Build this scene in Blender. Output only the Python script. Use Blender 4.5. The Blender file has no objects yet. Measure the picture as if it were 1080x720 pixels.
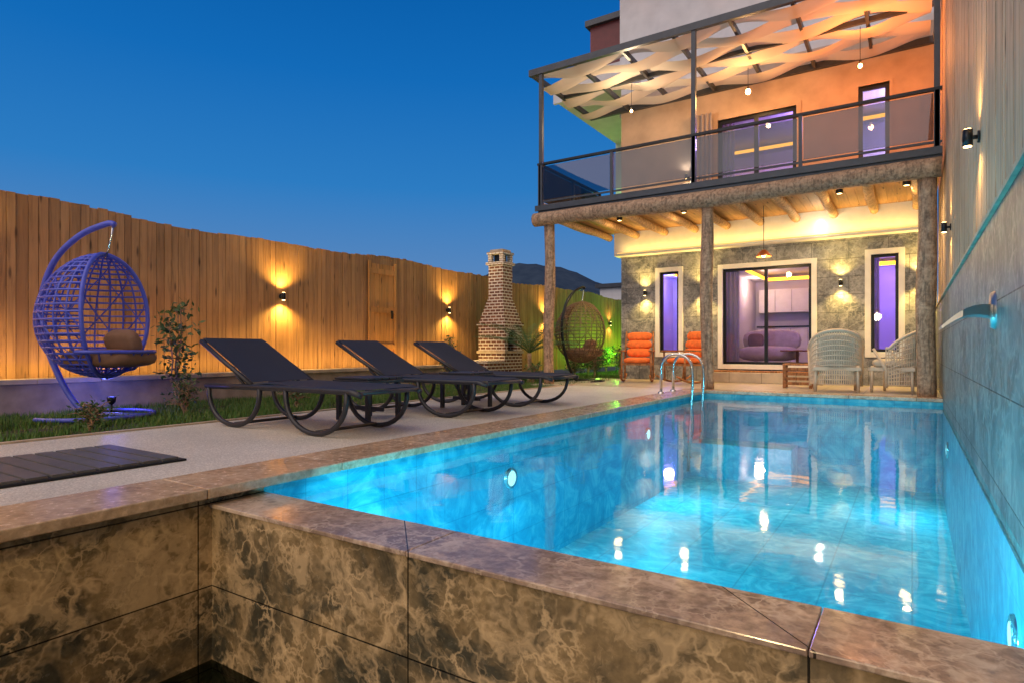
import bpy, math, random
import numpy as np
from mathutils import Vector, Matrix
random.seed(7); rng=np.random.default_rng(5)
S=bpy.context.scene
R=math.radians
# ------------------------------------------------------------ mesh builder
class MB:
    def __init__(s): s.v=[];s.f=[];s.m=[];s.sm=[];s.mats=[]
    def mi(s,mat):
        if mat not in s.mats: s.mats.append(mat)
        return s.mats.index(mat)
    def add(s,vs,fs,mat,smooth=False):
        o=len(s.v);k=s.mi(mat);s.v.extend([tuple(p) for p in vs])
        for f in fs: s.f.append(tuple(i+o for i in f));s.m.append(k);s.sm.append(smooth)
    def box(s,x0,x1,y0,y1,z0,z1,mat,M=None):
        vs=[Vector(p) for p in [(x0,y0,z0),(x1,y0,z0),(x1,y1,z0),(x0,y1,z0),(x0,y0,z1),(x1,y0,z1),(x1,y1,z1),(x0,y1,z1)]]
        if M is not None: vs=[M@p for p in vs]
        s.add(vs,[(0,3,2,1),(4,5,6,7),(0,1,5,4),(1,2,6,5),(2,3,7,6),(3,0,4,7)],mat)
    def pillow(s,c,size,mat,M=None,n=8,e=0.35):
        vs=[];fs=[];nu=n*2;nv=n
        sg=lambda a,p: math.copysign(abs(a)**p,a)
        for j in range(nv+1):
            ph=-math.pi/2+math.pi*j/nv
            for i in range(nu):
                th=2*math.pi*i/nu
                p=Vector((size[0]/2*sg(math.cos(ph),e+.2)*sg(math.cos(th),e),size[1]/2*sg(math.cos(ph),e+.2)*sg(math.sin(th),e),size[2]/2*sg(math.sin(ph),.7)))
                if M is not None: p=M@p
                vs.append(p+Vector(c))
        for j in range(nv):
            for i in range(nu): fs.append((j*nu+i,j*nu+(i+1)%nu,(j+1)*nu+(i+1)%nu,(j+1)*nu+i))
        s.add(vs,fs,mat,True)
    def tube(s,pts,r,mat,n=8,closed=False,flat=1.0):
        pts=[Vector(p) for p in pts];N=len(pts)
        rr=r if isinstance(r,(list,tuple)) else [r]*N
        vs=[];fs=[];prev=None
        for i,p in enumerate(pts):
            if closed: t=(pts[(i+1)%N]-pts[i-1]).normalized()
            else: t=(pts[min(i+1,N-1)]-pts[max(i-1,0)]).normalized()
            if prev is None:
                a=Vector((0,0,1)) if abs(t.z)<.9 else Vector((1,0,0))
                u=t.cross(a).normalized()
            else:
                u=(prev-t*prev.dot(t)); u=u.normalized() if u.length>1e-6 else t.orthogonal().normalized()
            prev=u;w=t.cross(u)
            for k in range(n):
                a=2*math.pi*k/n;vs.append(p+u*math.cos(a)*rr[i]+w*math.sin(a)*rr[i]*flat)
        for i in range(N if closed else N-1):
            j=(i+1)%N
            for k in range(n): fs.append((i*n+k,i*n+(k+1)%n,j*n+(k+1)%n,j*n+k))
        if not closed: fs.append(tuple(range(n-1,-1,-1)));fs.append(tuple(range((N-1)*n,N*n)))
        s.add(vs,fs,mat,n>5)
    def lathe(s,prof,c,mat,n=16,M=None):
        vs=[];fs=[]
        for (r,z) in prof:
            for k in range(n):
                a=2*math.pi*k/n;p=Vector((r*math.cos(a),r*math.sin(a),z))
                if M is not None:p=M@p
                vs.append(p+Vector(c))
        for i in range(len(prof)-1):
            for k in range(n): fs.append((i*n+k,i*n+(k+1)%n,(i+1)*n+(k+1)%n,(i+1)*n+k))
        s.add(vs,fs,mat,True)
    def build(s,name,loc=(0,0,0),rz=0,parent=None,bevel=0,scale=1):
        me=bpy.data.meshes.new(name);me.from_pydata(s.v,[],s.f)
        for m in s.mats: me.materials.append(m)
        me.polygons.foreach_set('material_index',s.m);me.polygons.foreach_set('use_smooth',s.sm);me.update()
        o=bpy.data.objects.new(name,me);S.collection.objects.link(o)
        o.location=loc;o.rotation_euler=(0,0,rz);o.scale=(scale,)*3
        if parent:o.parent=parent
        if bevel:
            b=o.modifiers.new('b','BEVEL');b.width=bevel;b.segments=2;b.limit_method='ANGLE'
        return o
def empty(name,loc=(0,0,0)):
    o=bpy.data.objects.new(name,None);S.collection.objects.link(o);o.location=loc;o.empty_display_size=.2;return o
def light(kind,name,loc,power,col,parent=None,rot=(0,0,0),radius=.05,size=None,size_y=None,spot=None,blend=.6):
    l=bpy.data.lights.new(name,kind);l.energy=power;l.color=col
    if kind in('POINT','SPOT'):l.shadow_soft_size=radius
    if kind=='SPOT':l.spot_size=R(spot);l.spot_blend=blend
    if kind=='AREA':
        l.shape='RECTANGLE';l.size=size;l.size_y=size_y or size
    o=bpy.data.objects.new(name,l);S.collection.objects.link(o);o.location=loc;o.rotation_euler=rot
    if parent:o.parent=parent
    return o
# ------------------------------------------------------------ materials
class NT:
    def __init__(s,name):
        s.mat=bpy.data.materials.new(name);s.mat.use_nodes=True;s.t=s.mat.node_tree;s.t.nodes.clear()
        s.out=s.n('ShaderNodeOutputMaterial')
    def n(s,t,**k):
        a=s.t.nodes.new(t)
        for q,v in k.items():setattr(a,q,v)
        return a
    def l(s,a,b):s.t.links.new(a,b)
    def coord(s,scale=(1,1,1),loc=(0,0,0)):
        tc=s.n('ShaderNodeTexCoord');mp=s.n('ShaderNodeMapping');mp.inputs['Scale'].default_value=scale;mp.inputs['Location'].default_value=loc
        s.l(tc.outputs['Object'],mp.inputs['Vector']);return mp.outputs['Vector']
    def noise(s,vec,scale,detail=4,rough=.55,dist=0,out='Fac'):
        a=s.n('ShaderNodeTexNoise');a.inputs['Scale'].default_value=scale;a.inputs['Detail'].default_value=detail;a.inputs['Roughness'].default_value=rough;a.inputs['Distortion'].default_value=dist
        s.l(vec,a.inputs['Vector']);return a.outputs[out]
    def ramp(s,fac,stops):
        a=s.n('ShaderNodeValToRGB');e=a.color_ramp.elements
        while len(e)<len(stops):e.new(.5)
        for i,(p,c) in enumerate(stops):
            e[i].position=p;e[i].color=(c[0],c[1],c[2],1) if hasattr(c,'__len__') else (c,c,c,1)
        s.l(fac,a.inputs['Fac']);return a.outputs['Color']
    def mix(s,f,a,b,mode='MIX'):
        m=s.n('ShaderNodeMix',data_type='RGBA',blend_type=mode)
        for i,x in((0,f),(6,a),(7,b)):
            if hasattr(x,'links'):s.l(x,m.inputs[i])
            else:m.inputs[i].default_value=x if i==0 else (x[0],x[1],x[2],1)
        return m.outputs[2]
    def math(s,op,a,b=0):
        m=s.n('ShaderNodeMath',operation=op)
        for i,x in((0,a),(1,b)):
            if hasattr(x,'links'):s.l(x,m.inputs[i])
            else:m.inputs[i].default_value=x
        return m.outputs[0]
    def warp(s,vec,scale,amt):
        c=s.noise(vec,scale,4,.6,0,'Color');a=s.n('ShaderNodeVectorMath',operation='MULTIPLY_ADD');s.l(c,a.inputs[0]);a.inputs[1].default_value=(amt,)*3;s.l(vec,a.inputs[2]);return a.outputs[0]
    def cracks(s,vec,scale,w):
        v=s.n('ShaderNodeTexVoronoi',feature='DISTANCE_TO_EDGE');v.inputs['Scale'].default_value=scale;s.l(vec,v.inputs['Vector'])
        return s.ramp(v.outputs['Distance'],[(0,1),(w,0)])
    def bsdf(s,col,rough=.6,metal=0,bump=None,bs=.3,bd=.01,spec=None):
        b=s.n('ShaderNodeBsdfPrincipled')
        for k,x in(('Base Color',col),('Roughness',rough)):
            if hasattr(x,'links'):s.l(x,b.inputs[k])
            else:b.inputs[k].default_value=(x[0],x[1],x[2],1) if k=='Base Color' else x
        b.inputs['Metallic'].default_value=metal
        if spec is not None:b.inputs['Specular IOR Level'].default_value=spec
        if bump is not None:
            bn=s.n('ShaderNodeBump');bn.inputs['Strength'].default_value=bs;bn.inputs['Distance'].default_value=bd
            s.l(bump,bn.inputs['Height']);s.l(bn.outputs[0],b.inputs['Normal'])
        s.l(b.outputs[0],s.out.inputs[0]);s.b=b;return s.mat
    def uz(s,du=0,dz=0):
        tc=s.n('ShaderNodeTexCoord');sp=s.n('ShaderNodeSeparateXYZ');s.l(tc.outputs['Object'],sp.inputs[0])
        u=s.math('ADD',s.math('ADD',sp.outputs[0],sp.outputs[1]),du);v=s.math('ADD',sp.outputs[2],dz)
        c=s.n('ShaderNodeCombineXYZ');s.l(u,c.inputs[0]);s.l(v,c.inputs[1]);return c.outputs[0]
    def brick(s,vec,w,h,mortar=.004,off=0,c1=(1,1,1),c2=(0.8,.8,.8),cm=(.1,.1,.1)):
        b=s.n('ShaderNodeTexBrick',offset=off);b.inputs['Scale'].default_value=1;b.inputs['Brick Width'].default_value=w;b.inputs['Row Height'].default_value=h
        b.inputs['Mortar Size'].default_value=mortar;b.inputs['Mortar Smooth'].default_value=.1
        b.inputs['Color1'].default_value=(*c1,1);b.inputs['Color2'].default_value=(*c2,1);b.inputs['Mortar'].default_value=(*cm,1)
        s.l(vec,b.inputs['Vector']);return b
def plain(name,col,rough=.5,metal=0,var=.15,scale=8):
    t=NT(name);v=t.coord();n=t.noise(v,scale,5)
    c=t.ramp(n,[(.3,[x*(1-var) for x in col]),(.7,[min(1,x*(1+var)) for x in col])])
    return t.bsdf(c,rough,metal,bump=t.noise(v,scale*8,3),bs=.12,bd=.004)
def emit(name,col,st):
    t=NT(name);e=t.n('ShaderNodeEmission');e.inputs[0].default_value=(*col,1);e.inputs[1].default_value=st;t.l(e.outputs[0],t.out.inputs[0]);return t.mat
def wood_boards(name,ca,cb,cc,grain='z',rough=.65):
    t=NT(name);sc={'z':(14,14,.9),'y':(14,.9,14),'x':(.9,14,14)}[grain]
    g=t.n('ShaderNodeNewGeometry');rp=g.outputs['Random Per Island']
    tc=t.n('ShaderNodeTexCoord');mp=t.n('ShaderNodeMapping');mp.inputs['Scale'].default_value=sc;t.l(tc.outputs['Object'],mp.inputs[0])
    cx=t.n('ShaderNodeCombineXYZ');o=t.math('MULTIPLY',rp,37);t.l(o,cx.inputs[0]);t.l(o,cx.inputs[1]);t.l(o,cx.inputs[2]);t.l(cx.outputs[0],mp.inputs['Location'])
    n=t.noise(mp.outputs[0],1.6,7,.62,.8);base=t.ramp(rp,[(0,ca),(.5,cb),(1,cc)])
    gr=t.ramp(n,[(.3,.6),(.5,.97),(.7,1.12)]);c=t.mix(1,base,gr,'MULTIPLY')
    v2=t.coord();w=t.ramp(t.noise(v2,.9,4),[(.35,.72),(.65,1.05)]);c=t.mix(1,c,w,'MULTIPLY')
    kn=t.n('ShaderNodeTexVoronoi');kn.inputs['Scale'].default_value=1;mk=t.n('ShaderNodeMapping');mk.inputs['Scale'].default_value={'z':(9,9,1.8),'y':(9,1.8,9),'x':(1.8,9,9)}[grain]
    t.l(tc.outputs['Object'],mk.inputs[0]);t.l(mk.outputs[0],kn.inputs['Vector'])
    kk=t.ramp(kn.outputs['Distance'],[(.06,.3),(.16,1)]);c=t.mix(1,c,kk,'MULTIPLY')
    return t.bsdf(c,rough,bump=n,bs=.4,bd=.006)
def log_mat(name,a,b):
    t=NT(name);v=t.coord((1,1,1));n=t.noise(v,6,7,.65,1.2);n2=t.noise(v,25,4);n3=t.noise(t.coord((9,9,1.2)),3,5,.6,.5)
    c=t.mix(1,t.ramp(n,[(.3,a),(.7,b)]),t.ramp(n2,[(.35,.65),(.6,1.1)]),'MULTIPLY');c=t.mix(1,c,t.ramp(n3,[(.38,.55),(.5,1.05)]),'MULTIPLY');return t.bsdf(c,.75,bump=n,bs=.6,bd=.02)
def marble(name,dark,mid,vein,tile=None,rough=.22,scale=2.2,amt=.8,spec=None):
    t=NT(name);v=t.coord()
    big=t.noise(v,scale*.8,5,.6,1.2);fine=t.noise(v,scale*9,6,.65)
    c=t.mix(t.ramp(big,[(.40,0),(.58,1)]),dark,mid)
    c=t.mix(1,c,t.ramp(fine,[(.3,.62),(.7,1.3)]),'MULTIPLY')
    wv=t.warp(v,scale*1.1,.55);wv2=t.warp(v,scale*3,.22)
    msk=t.ramp(t.noise(v,scale*1.4,3,.5),[(.42,0),(.6,amt)]);c=t.mix(t.mix(1,t.cracks(wv2,scale*3.6,.09),msk,'MULTIPLY'),c,vein)
    msk2=t.ramp(t.noise(v,scale*.9,3,.5,1),[(.4,.15),(.6,amt)]);c=t.mix(t.mix(1,t.cracks(wv,scale*1.1,.055),msk2,'MULTIPLY'),c,vein)
    patch=t.ramp(t.noise(wv,scale*1.3,5,.65,.8),[(.53,0),(.63,.55)]);c=t.mix(patch,c,vein)
    bump=None
    if tile:
        w,h,du,dz,off=tile;b=t.brick(t.uz(du,dz),w,h,.0035,off,c2=(.82,.82,.84));c=t.mix(1,c,b.outputs['Color'],'MULTIPLY')
        bump=t.math('SUBTRACT',1,b.outputs['Fac'])
    ro=t.ramp(fine,[(.3,rough*.8),(.7,rough*1.5)])
    return t.bsdf(c,ro,bump=bump,bs=.5,bd=.004,spec=spec)
M_marble=marble('brown_marble_tile',(.065,.062,.045),(.26,.19,.10),(.64,.48,.28),(1.327,.394,-.12,.083,0),.2,2.6)
M_cop=marble('coping_marble',(.38,.27,.175),(.50,.37,.25),(.62,.49,.36),None,.2,3.0,.4)
M_coptile=marble('near_coping_marble',(.27,.20,.16),(.44,.33,.25),(.68,.56,.44),(1.327,5,-.12,2,0),.13,3,.6)
M_gtile=marble('grey_wall_tile',(.095,.115,.115),(.185,.21,.205),(.36,.38,.35),(1.2,.44,-.3,0,0),.38,2.2,.65,.35)
M_stone=marble('grey_stone_cladding',(.11,.12,.135),(.26,.27,.275),(.48,.48,.48),(.62,.33,0,0,.5),.45,2.6,.5)
M_fence=wood_boards('fence_boards',(.42,.21,.08),(.50,.26,.10),(.34,.165,.06))
M_fence2=wood_boards('wall_boards',(.50,.36,.25),(.56,.40,.27),(.42,.30,.21))
M_gate=wood_boards('gate_boards',(.60,.27,.07),(.66,.30,.08),(.54,.24,.06))
M_ceil=wood_boards('ceiling_planks',(.42,.23,.09),(.48,.27,.11),(.36,.19,.07),'y')
M_log=log_mat('log_wood',(.26,.15,.09),(.52,.34,.21));M_log2=log_mat('rafter_log',(.42,.25,.12),(.62,.40,.21))
M_furnwood=log_mat('furniture_wood',(.28,.11,.04),(.46,.20,.07))
M_black=plain('black_metal',(.02,.022,.025),.35,.6);M_steel=plain('dark_steel',(.055,.06,.07),.4,.4)
M_grate=plain('grate_slats',(.10,.10,.105),.5,0)
M_plast=plain('lounger_frame',(.016,.016,.022),.45,0)
M_inox=plain('stainless_steel',(.62,.62,.62),.18,1,.05);M_brush=plain('brushed_steel',(.5,.48,.46),.38,1,.08)
M_white=plain('white_trim',(.78,.77,.74),.5,0,.05);M_plaster=plain('white_plaster',(.66,.64,.63),.85,0,.08,3)
M_orp=plain('peach_plaster',(.50,.36,.26),.85,0,.16,2.5);M_maroon=plain('maroon_panel',(.16,.03,.03),.5)
M_mortar=plain('planter_render',(.34,.27,.20),.85,0,.25,5);M_cap=plain('planter_cap',(.46,.36,.25),.7,0,.2,6)
M_soil=plain('soil',(.07,.045,.03),.95,0,.4,12)
t=NT('sling_mesh_fabric');v=t.coord();w=t.n('ShaderNodeTexChecker');w.inputs['Scale'].default_value=160;t.l(v,w.inputs[0]);w.inputs[1].default_value=(.014,.014,.018,1);w.inputs[2].default_value=(.024,.024,.03,1);M_lounge=t.bsdf(w.outputs[0],.65)
M_wick=plain('cream_wicker',(.60,.48,.35),.65);M_bwick=plain('blue_violet_wicker',(.075,.10,.58),.45);M_dwick=plain('brown_wicker',(.14,.08,.04),.6)
M_orange=plain('orange_cushion',(.80,.17,.03),.85,0,.2,14);M_beige=plain('beige_cushion',(.55,.48,.38),.9,0,.12,10);M_brcush=plain('brown_cushion',(.24,.13,.08),.9)
M_copper=plain('copper_shade',(.55,.16,.06),.35,.5)
t=NT('fireplace_brick');b=t.brick(t.uz(0,0),.19,.07,.012,.5,(.12,.04,.02),(.24,.10,.05),(.70,.64,.54));n=t.noise(t.coord(),30,4)
c=t.mix(1,b.outputs['Color'],t.ramp(n,[(.3,.7),(.7,1.2)]),'MULTIPLY');M_brick=t.bsdf(c,.8,bump=t.math('SUBTRACT',1,b.outputs['Fac']),bs=-.5,bd=.008)
t=NT('white_chimney_brick');b=t.brick(t.uz(0,0),.13,.05,.01,.5,(.6,.56,.5),(.7,.66,.6),(.3,.2,.14));M_wbrick=t.bsdf(b.outputs['Color'],.8)
t=NT('washed_concrete');v=t.coord();a=t.noise(v,110,3,.7);b=t.noise(v,1.3,5);d=t.n('ShaderNodeTexVoronoi');d.inputs['Scale'].default_value=55;t.l(v,d.inputs[0])
c=t.mix(1,t.ramp(a,[(.35,(.44,.40,.34)),(.5,(.72,.68,.59)),(.65,(.88,.84,.76))]),t.ramp(b,[(.3,.82),(.7,1.05)]),'MULTIPLY');c=t.mix(1,c,t.ramp(d.outputs['Distance'],[(.0,1.15),(.6,.78)]),'MULTIPLY')
M_terr=t.bsdf(c,.5,bump=a,bs=.5,bd=.003)
t=NT('porch_floor');b=t.brick(t.coord(),.6,.6,.005,0,(.50,.43,.34),(.44,.37,.3),(.18,.15,.12));c=t.mix(1,b.outputs['Color'],t.ramp(t.noise(t.coord(),5,5),[(.3,.8),(.7,1.1)]),'MULTIPLY');M_porch=t.bsdf(c,.35)
t=NT('lawn_soil');v=t.coord();c=t.ramp(t.noise(v,3,6),[(.35,(.03,.022,.012)),(.5,(.04,.06,.015)),(.65,(.05,.085,.02))]);M_lawn=t.bsdf(c,.95,bump=t.noise(v,60,3),bs=.8,bd=.02)
t=NT('grass_blade');g=t.n('ShaderNodeNewGeometry');c=t.ramp(g.outputs['Random Per Island'],[(0,(.04,.11,.012)),(.6,(.07,.17,.02)),(1,(.15,.17,.04))]);M_grass=t.bsdf(c,.7)
def leafm(name,a,b):
    t=NT(name);g=t.n('ShaderNodeNewGeometry');c=t.ramp(g.outputs['Random Per Island'],[(0,a),(1,b)]);m=t.bsdf(c,.55);return m
M_leaf=leafm('shrub_leaf',(.03,.08,.02),(.10,.17,.05));M_leafd=leafm('dark_leaf',(.025,.055,.02),(.08,.11,.04))
M_ground=plain('far_ground',(.06,.06,.045),.95)
t=NT('hill_forest');v=t.coord((.05,.05,.05));c=t.ramp(t.noise(v,3,8,.65),[(.35,(.035,.055,.085)),(.65,(.055,.08,.11))]);M_hill=t.bsdf(c,1,spec=0)
t=NT('pool_tile')
v=t.coord();b=t.brick(t.uz(0,0),.3,.3,.004,0,(1,1,1),(.88,.9,.92),(.62,.72,.76));n=t.noise(v,2.6,7,.65,2.5)
c=t.ramp(n,[(.34,(.012,.24,.36)),(.5,(.03,.35,.47)),(.66,(.17,.50,.57))]);c=t.mix(1,c,b.outputs['Color'],'MULTIPLY');M_pool=t.bsdf(c,.5)
t=NT('pool_floor_tile')
v=t.coord();b=t.brick(v,.6,.6,.007,0,(1,1,1),(.88,.92,.93),(.55,.68,.72));n=t.noise(v,3.2,7,.65,2.5)
c=t.ramp(n,[(.34,(.01,.33,.46)),(.5,(.035,.46,.58)),(.64,(.20,.62,.68))]);c=t.mix(1,c,b.outputs['Color'],'MULTIPLY');M_poolf=t.bsdf(c,.5)
def water(name,tint,bs,sc,ior=1.33):
    t=NT(name);v=t.coord((1,1,1));n=t.noise(v,sc,3,.5,.4);n2=t.noise(v,sc*5,2)
    h=t.math('ADD',n,t.math('MULTIPLY',n2,.10))
    bn=t.n('ShaderNodeBump');bn.inputs['Strength'].default_value=bs;bn.inputs['Distance'].default_value=.05;t.l(h,bn.inputs['Height'])
    fr=t.n('ShaderNodeFresnel');fr.inputs[0].default_value=ior;t.l(bn.outputs[0],fr.inputs[1])
    tr=t.n('ShaderNodeBsdfTransparent');tr.inputs[0].default_value=(*tint,1);g=t.n('ShaderNodeBsdfGlossy');g.inputs['Roughness'].default_value=.045;t.l(bn.outputs[0],g.inputs['Normal'])
    m=t.n('ShaderNodeMixShader');t.l(fr.outputs[0],m.inputs[0]);t.l(tr.outputs[0],m.inputs[1]);t.l(g.outputs[0],m.inputs[2]);t.l(m.outputs[0],t.out.inputs[0]);return t.mat
M_water=water('pool_water',(.55,.95,1.0),.06,1.8,1.28);M_water2=water('basin_water',(.25,.35,.3),.3,3)
def glass(name,tint,ior=1.5,add=0.0):
    t=NT(name);fr=t.n('ShaderNodeFresnel');fr.inputs[0].default_value=ior;f=t.math('ADD',fr.outputs[0],add)
    tr=t.n('ShaderNodeBsdfTransparent');tr.inputs[0].default_value=(*tint,1);g=t.n('ShaderNodeBsdfGlossy');g.inputs['Roughness'].default_value=.01;g.inputs[0].default_value=(.9,.93,1,1)
    m=t.n('ShaderNodeMixShader');t.l(f,m.inputs[0]);t.l(tr.outputs[0],m.inputs[1]);t.l(g.outputs[0],m.inputs[2]);t.l(m.outputs[0],t.out.inputs[0]);return t.mat
M_glass=glass('window_glass',(.82,.82,.86),1.45,.02);M_rail=glass('smoked_glass',(.46,.48,.53),1.4,.02)
def cloth(name,col,tl=.5):
    t=NT(name);d=t.n('ShaderNodeBsdfDiffuse');d.inputs[0].default_value=(*col,1);q=t.n('ShaderNodeBsdfTranslucent');q.inputs[0].default_value=(*col,1)
    m=t.n('ShaderNodeMixShader');m.inputs[0].default_value=tl;t.l(d.outputs[0],m.inputs[1]);t.l(q.outputs[0],m.inputs[2]);t.l(m.outputs[0],t.out.inputs[0]);return t.mat
M_sail=cloth('canvas_strip',(.64,.53,.42),.25);M_curt=cloth('curtain_fabric',(.45,.4,.42),.3)
E_warm=emit('warm_bulb',(1,.62,.22),30);E_sc=emit('sconce_glow',(1,.66,.25),14);E_cov=emit('orange_led',(1,.40,.02),7);E_strip=emit('warm_led_strip',(1,.62,.2),1.2);E_white=emit('white_led',(1,.92,.8),30);E_pool=emit('pool_lamp_lens',(.6,.95,1),2)
WARM=(1,.60,.20)
# ------------------------------------------------------------ world
W=bpy.data.worlds.new('World');S.world=W;W.use_nodes=True;nt=W.node_tree;nt.nodes.clear()
o=nt.nodes.new('ShaderNodeOutputWorld');bg=nt.nodes.new('ShaderNodeBackground');tc=nt.nodes.new('ShaderNodeTexCoord');sp=nt.nodes.new('ShaderNodeSeparateXYZ')
cr=nt.nodes.new('ShaderNodeValToRGB');nt.links.new(tc.outputs['Generated'],sp.inputs[0]);nt.links.new(sp.outputs[2],cr.inputs[0])
st=[(0,(.16,.27,.48)),(.12,(.095,.24,.51)),(.25,(.025,.20,.54)),(.40,(.006,.145,.48)),(.55,(.001,.10,.38)),(1,(.001,.06,.26))]
e=cr.color_ramp.elements
while len(e)<len(st):e.new(.5)
for i,(p,c) in enumerate(st):e[i].position=p;e[i].color=(*c,1)
sky=nt.nodes.new('ShaderNodeTexSky');sky.sky_type='NISHITA';sky.sun_disc=False;sky.sun_elevation=R(1);sky.sun_rotation=R(200)
ad=nt.nodes.new('ShaderNodeMix');ad.data_type='RGBA';ad.blend_type='ADD';ad.inputs[0].default_value=.001
nt.links.new(cr.outputs[0],ad.inputs[6]);nt.links.new(sky.outputs[0],ad.inputs[7]);nt.links.new(ad.outputs[2],bg.inputs[0]);nt.links.new(bg.outputs[0],o.inputs[0]);bg.inputs[1].default_value=1
dusk_fill=light('SUN','added_dusk_fill',(0,-20,20),2.3,(1,.78,.56),rot=(R(42),0,R(-4)));dusk_fill.data.angle=R(75)  # added broad warm fill from behind the camera, lifts terrace and foreground
# ------------------------------------------------------------ ground
XR=.34;PY0=1.94;PY1=9.8;XL=-2.8
g=MB();z=-.052;B=600
hx0,hx1,hy0,hy1=-3.0,.6,-3.0,10.0
xs=[-B,hx0,hx1,B];ys=[-B,hy0,hy1,B]
for i in range(3):
    for j in range(3):
        if i==1 and j==1:continue
        g.add([(xs[i],ys[j],z),(xs[i+1],ys[j],z),(xs[i+1],ys[j+1],z),(xs[i],ys[j+1],z)],[(0,1,2,3)],M_ground)
g.build('ground')
m=MB();m.box(-5.2,-3.15,-6,9.8,-.05,0,M_terr);m.box(-3.15,XR+.0,-6,-3.2,-.05,0,M_terr);m.build('terrace_pavement',bevel=.004)
m=MB();m.box(-6.0,XR,10.1,12.75,-.05,.0,M_porch);m.box(-6.0,-3.15,9.802,10.098,-.05,-.002,M_porch);m.build('porch_floor')
m=MB()
y=-3.2
while y<9.8:
    m.box(-3.148,-2.73,y+.002,min(y+.8,9.8)-.002,-.045,.004,M_cop);y+=.8
x=-3.148
while x<XR-.02:
    m.box(x+.002,min(x+.8,XR)-.002,9.802,10.098,-.045,.004,M_cop);x+=.8
m.build('pool_coping',bevel=.006)
m=MB();m.box(XL-.18,XL,PY0,PY1,-1.6,-.047,M_pool);m.box(XL-.18,XR,PY1,PY1+.18,-1.6,-.047,M_pool);m.box(XL,XR,PY0,PY1,-1.45,-1.25,M_poolf)
m.box(XL,XR,PY0-.012,PY0,-1.25,-.125,M_pool)
m.box(XR-.012,XR-.002,PY0,PY1,-1.25,-.14,M_pool)
m.box(XL,-1.4,9.2,PY1,-1.25,-.75,M_poolf)
m.box(XL-.18,XL,-3.2,1.66,-1.6,-.047,M_marble);m.box(XL,XR,-3.4,-3.2,-1.6,-.047,M_marble);m.box(XL,XR,-3.2,1.66,-1.2,-1.05,M_marble)
m.box(XL-.18,XL-.001,1.66,PY0,-1.6,-.047,M_marble)
m.box(XL,XR,1.66,PY0-.012,-1.6,-.103,M_marble)
m.build('swimming_pool')
m=MB()
for a,b in((XL+.002,-1.54),(-1.54,-.213),(-.213,XR)):
    m.box(a+.001,b-.001,1.645,PY0+.005,-.1025,-.083,M_coptile)
m.build('pool_edge_coping',bevel=.004)
m=MB();m.add([(XL,PY0,-.092),(XR,PY0,-.092),(XR,PY1,-.092),(XL,PY1,-.092)],[(0,1,2,3)],M_water);m.build('pool_water')
m=MB();m.add([(XL,-3.2,-.83),(XR,-3.2,-.83),(XR,1.66,-.83),(XL,1.66,-.83)],[(0,1,2,3)],M_water2);m.build('basin_water')
PC=(.20,.80,1)
def plamp(x,y,z,nx,ny,p):
    e=empty('pool_lamp',(x,y,z));q=MB();Mr=Matrix.Rotation(R(90)*nx,3,'Y') if nx else Matrix.Rotation(R(-90)*ny,3,'X')
    q.lathe([(0,.02),(.055,.016),(.065,.012)],(0,0,0),E_pool,16,Mr);q.lathe([(.065,.016),(.085,.012),(.09,-.005)],(0,0,0),M_inox,16,Mr);q.build('lens',parent=e)
    o=light('AREA','lamp_light',(nx*.07,ny*.07,0),p,PC,e,size=.3)
    d=Vector((nx,ny,-.35));o.rotation_euler=d.to_track_quat('-Z','Y').to_euler()
for x in(-2.1,-.3):plamp(x,PY0+.01,-.45,0,1,42)
for y in(4.25,7.4):plamp(XL+.005,y,-.42,1,0,36)
for y in(3.0,8.2):plamp(XR-.014,y,-.45,-1,0,28)  # extra right-wall lamps, added to light the pool floor evenly
# ------------------------------------------------------------ right wall
m=MB();m.box(XR,XR+.25,-3.4,12.9,-1.6,1.32,M_gtile);m.box(XR-.02,XR+.05,-3.4,12.74,1.322,1.345,M_cap);m.build('tiled_boundary_wall')
m=MB();y=-3.4
while y<12.7:
    w=.1;m.box(.375+random.uniform(0,.006),.40,y,y+w-.005,1.346,6.6+random.uniform(-.03,.03),M_fence2);y+=w
m.box(.40,.46,-3.4,12.9,1.346,6.6,M_fence2);m.build('board_clad_wall')
# ------------------------------------------------------------ left fence
m=MB();y=-4
def ftop(y):return 2.3+.035*math.sin(y*.9)+.02*math.sin(y*2.3+1)
while y<20.2:
    w=random.choice([.085,.095,.11]);m.box(-8.12,-8.095+random.uniform(-.004,.006),y,y+w-.006,.1,ftop(y)+random.uniform(-.012,.012),M_fence);y+=w
m.box(-8.17,-8.13,-4,20.2,.1,2.2,M_fence)
x=-8.1
while x<-5.3:
    m.box(x,x+.113,20.2,20.23,0,2.25+random.uniform(-.012,.012),M_fence);x+=.12
m.build('wooden_fence')
m=MB();yc=8.0
for i in range(5): m.box(-8.085,-8.06,yc-.3+i*.12,yc-.3+i*.12+.115,.55,2.18,M_gate)
for zz in(.65,1.3,2.0): m.box(-8.06,-8.035,yc-.3,yc+.3,zz,zz+.09,M_gate)
m.box(-8.058,-8.03,yc-.34,yc-.29,.5,2.22,M_gate);m.box(-8.058,-8.03,yc+.3,yc+.35,.5,2.22,M_gate);m.box(-8.03,-8.01,yc+.2,yc+.24,1.2,1.35,M_black);m.build('fence_gate')
m=MB();m.box(-7.75,-7.6,-4,9.6,-.05,.29,M_mortar);y=-4
while y<9.6:
    m.box(-7.79,-7.56,y,min(9.6,y+.598),.292,.345,M_cap);y+=.6
m.box(-8.09,-7.75,-4,9.6,-.05,.27,M_soil);m.build('planter_wall',bevel=.006)
e=empty('fence_led_strip',(-7.82,3.0,.31));q=MB();q.box(-.01,.01,-6.5,6.5,-.01,.008,E_strip);q.build('strip',parent=e)
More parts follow.
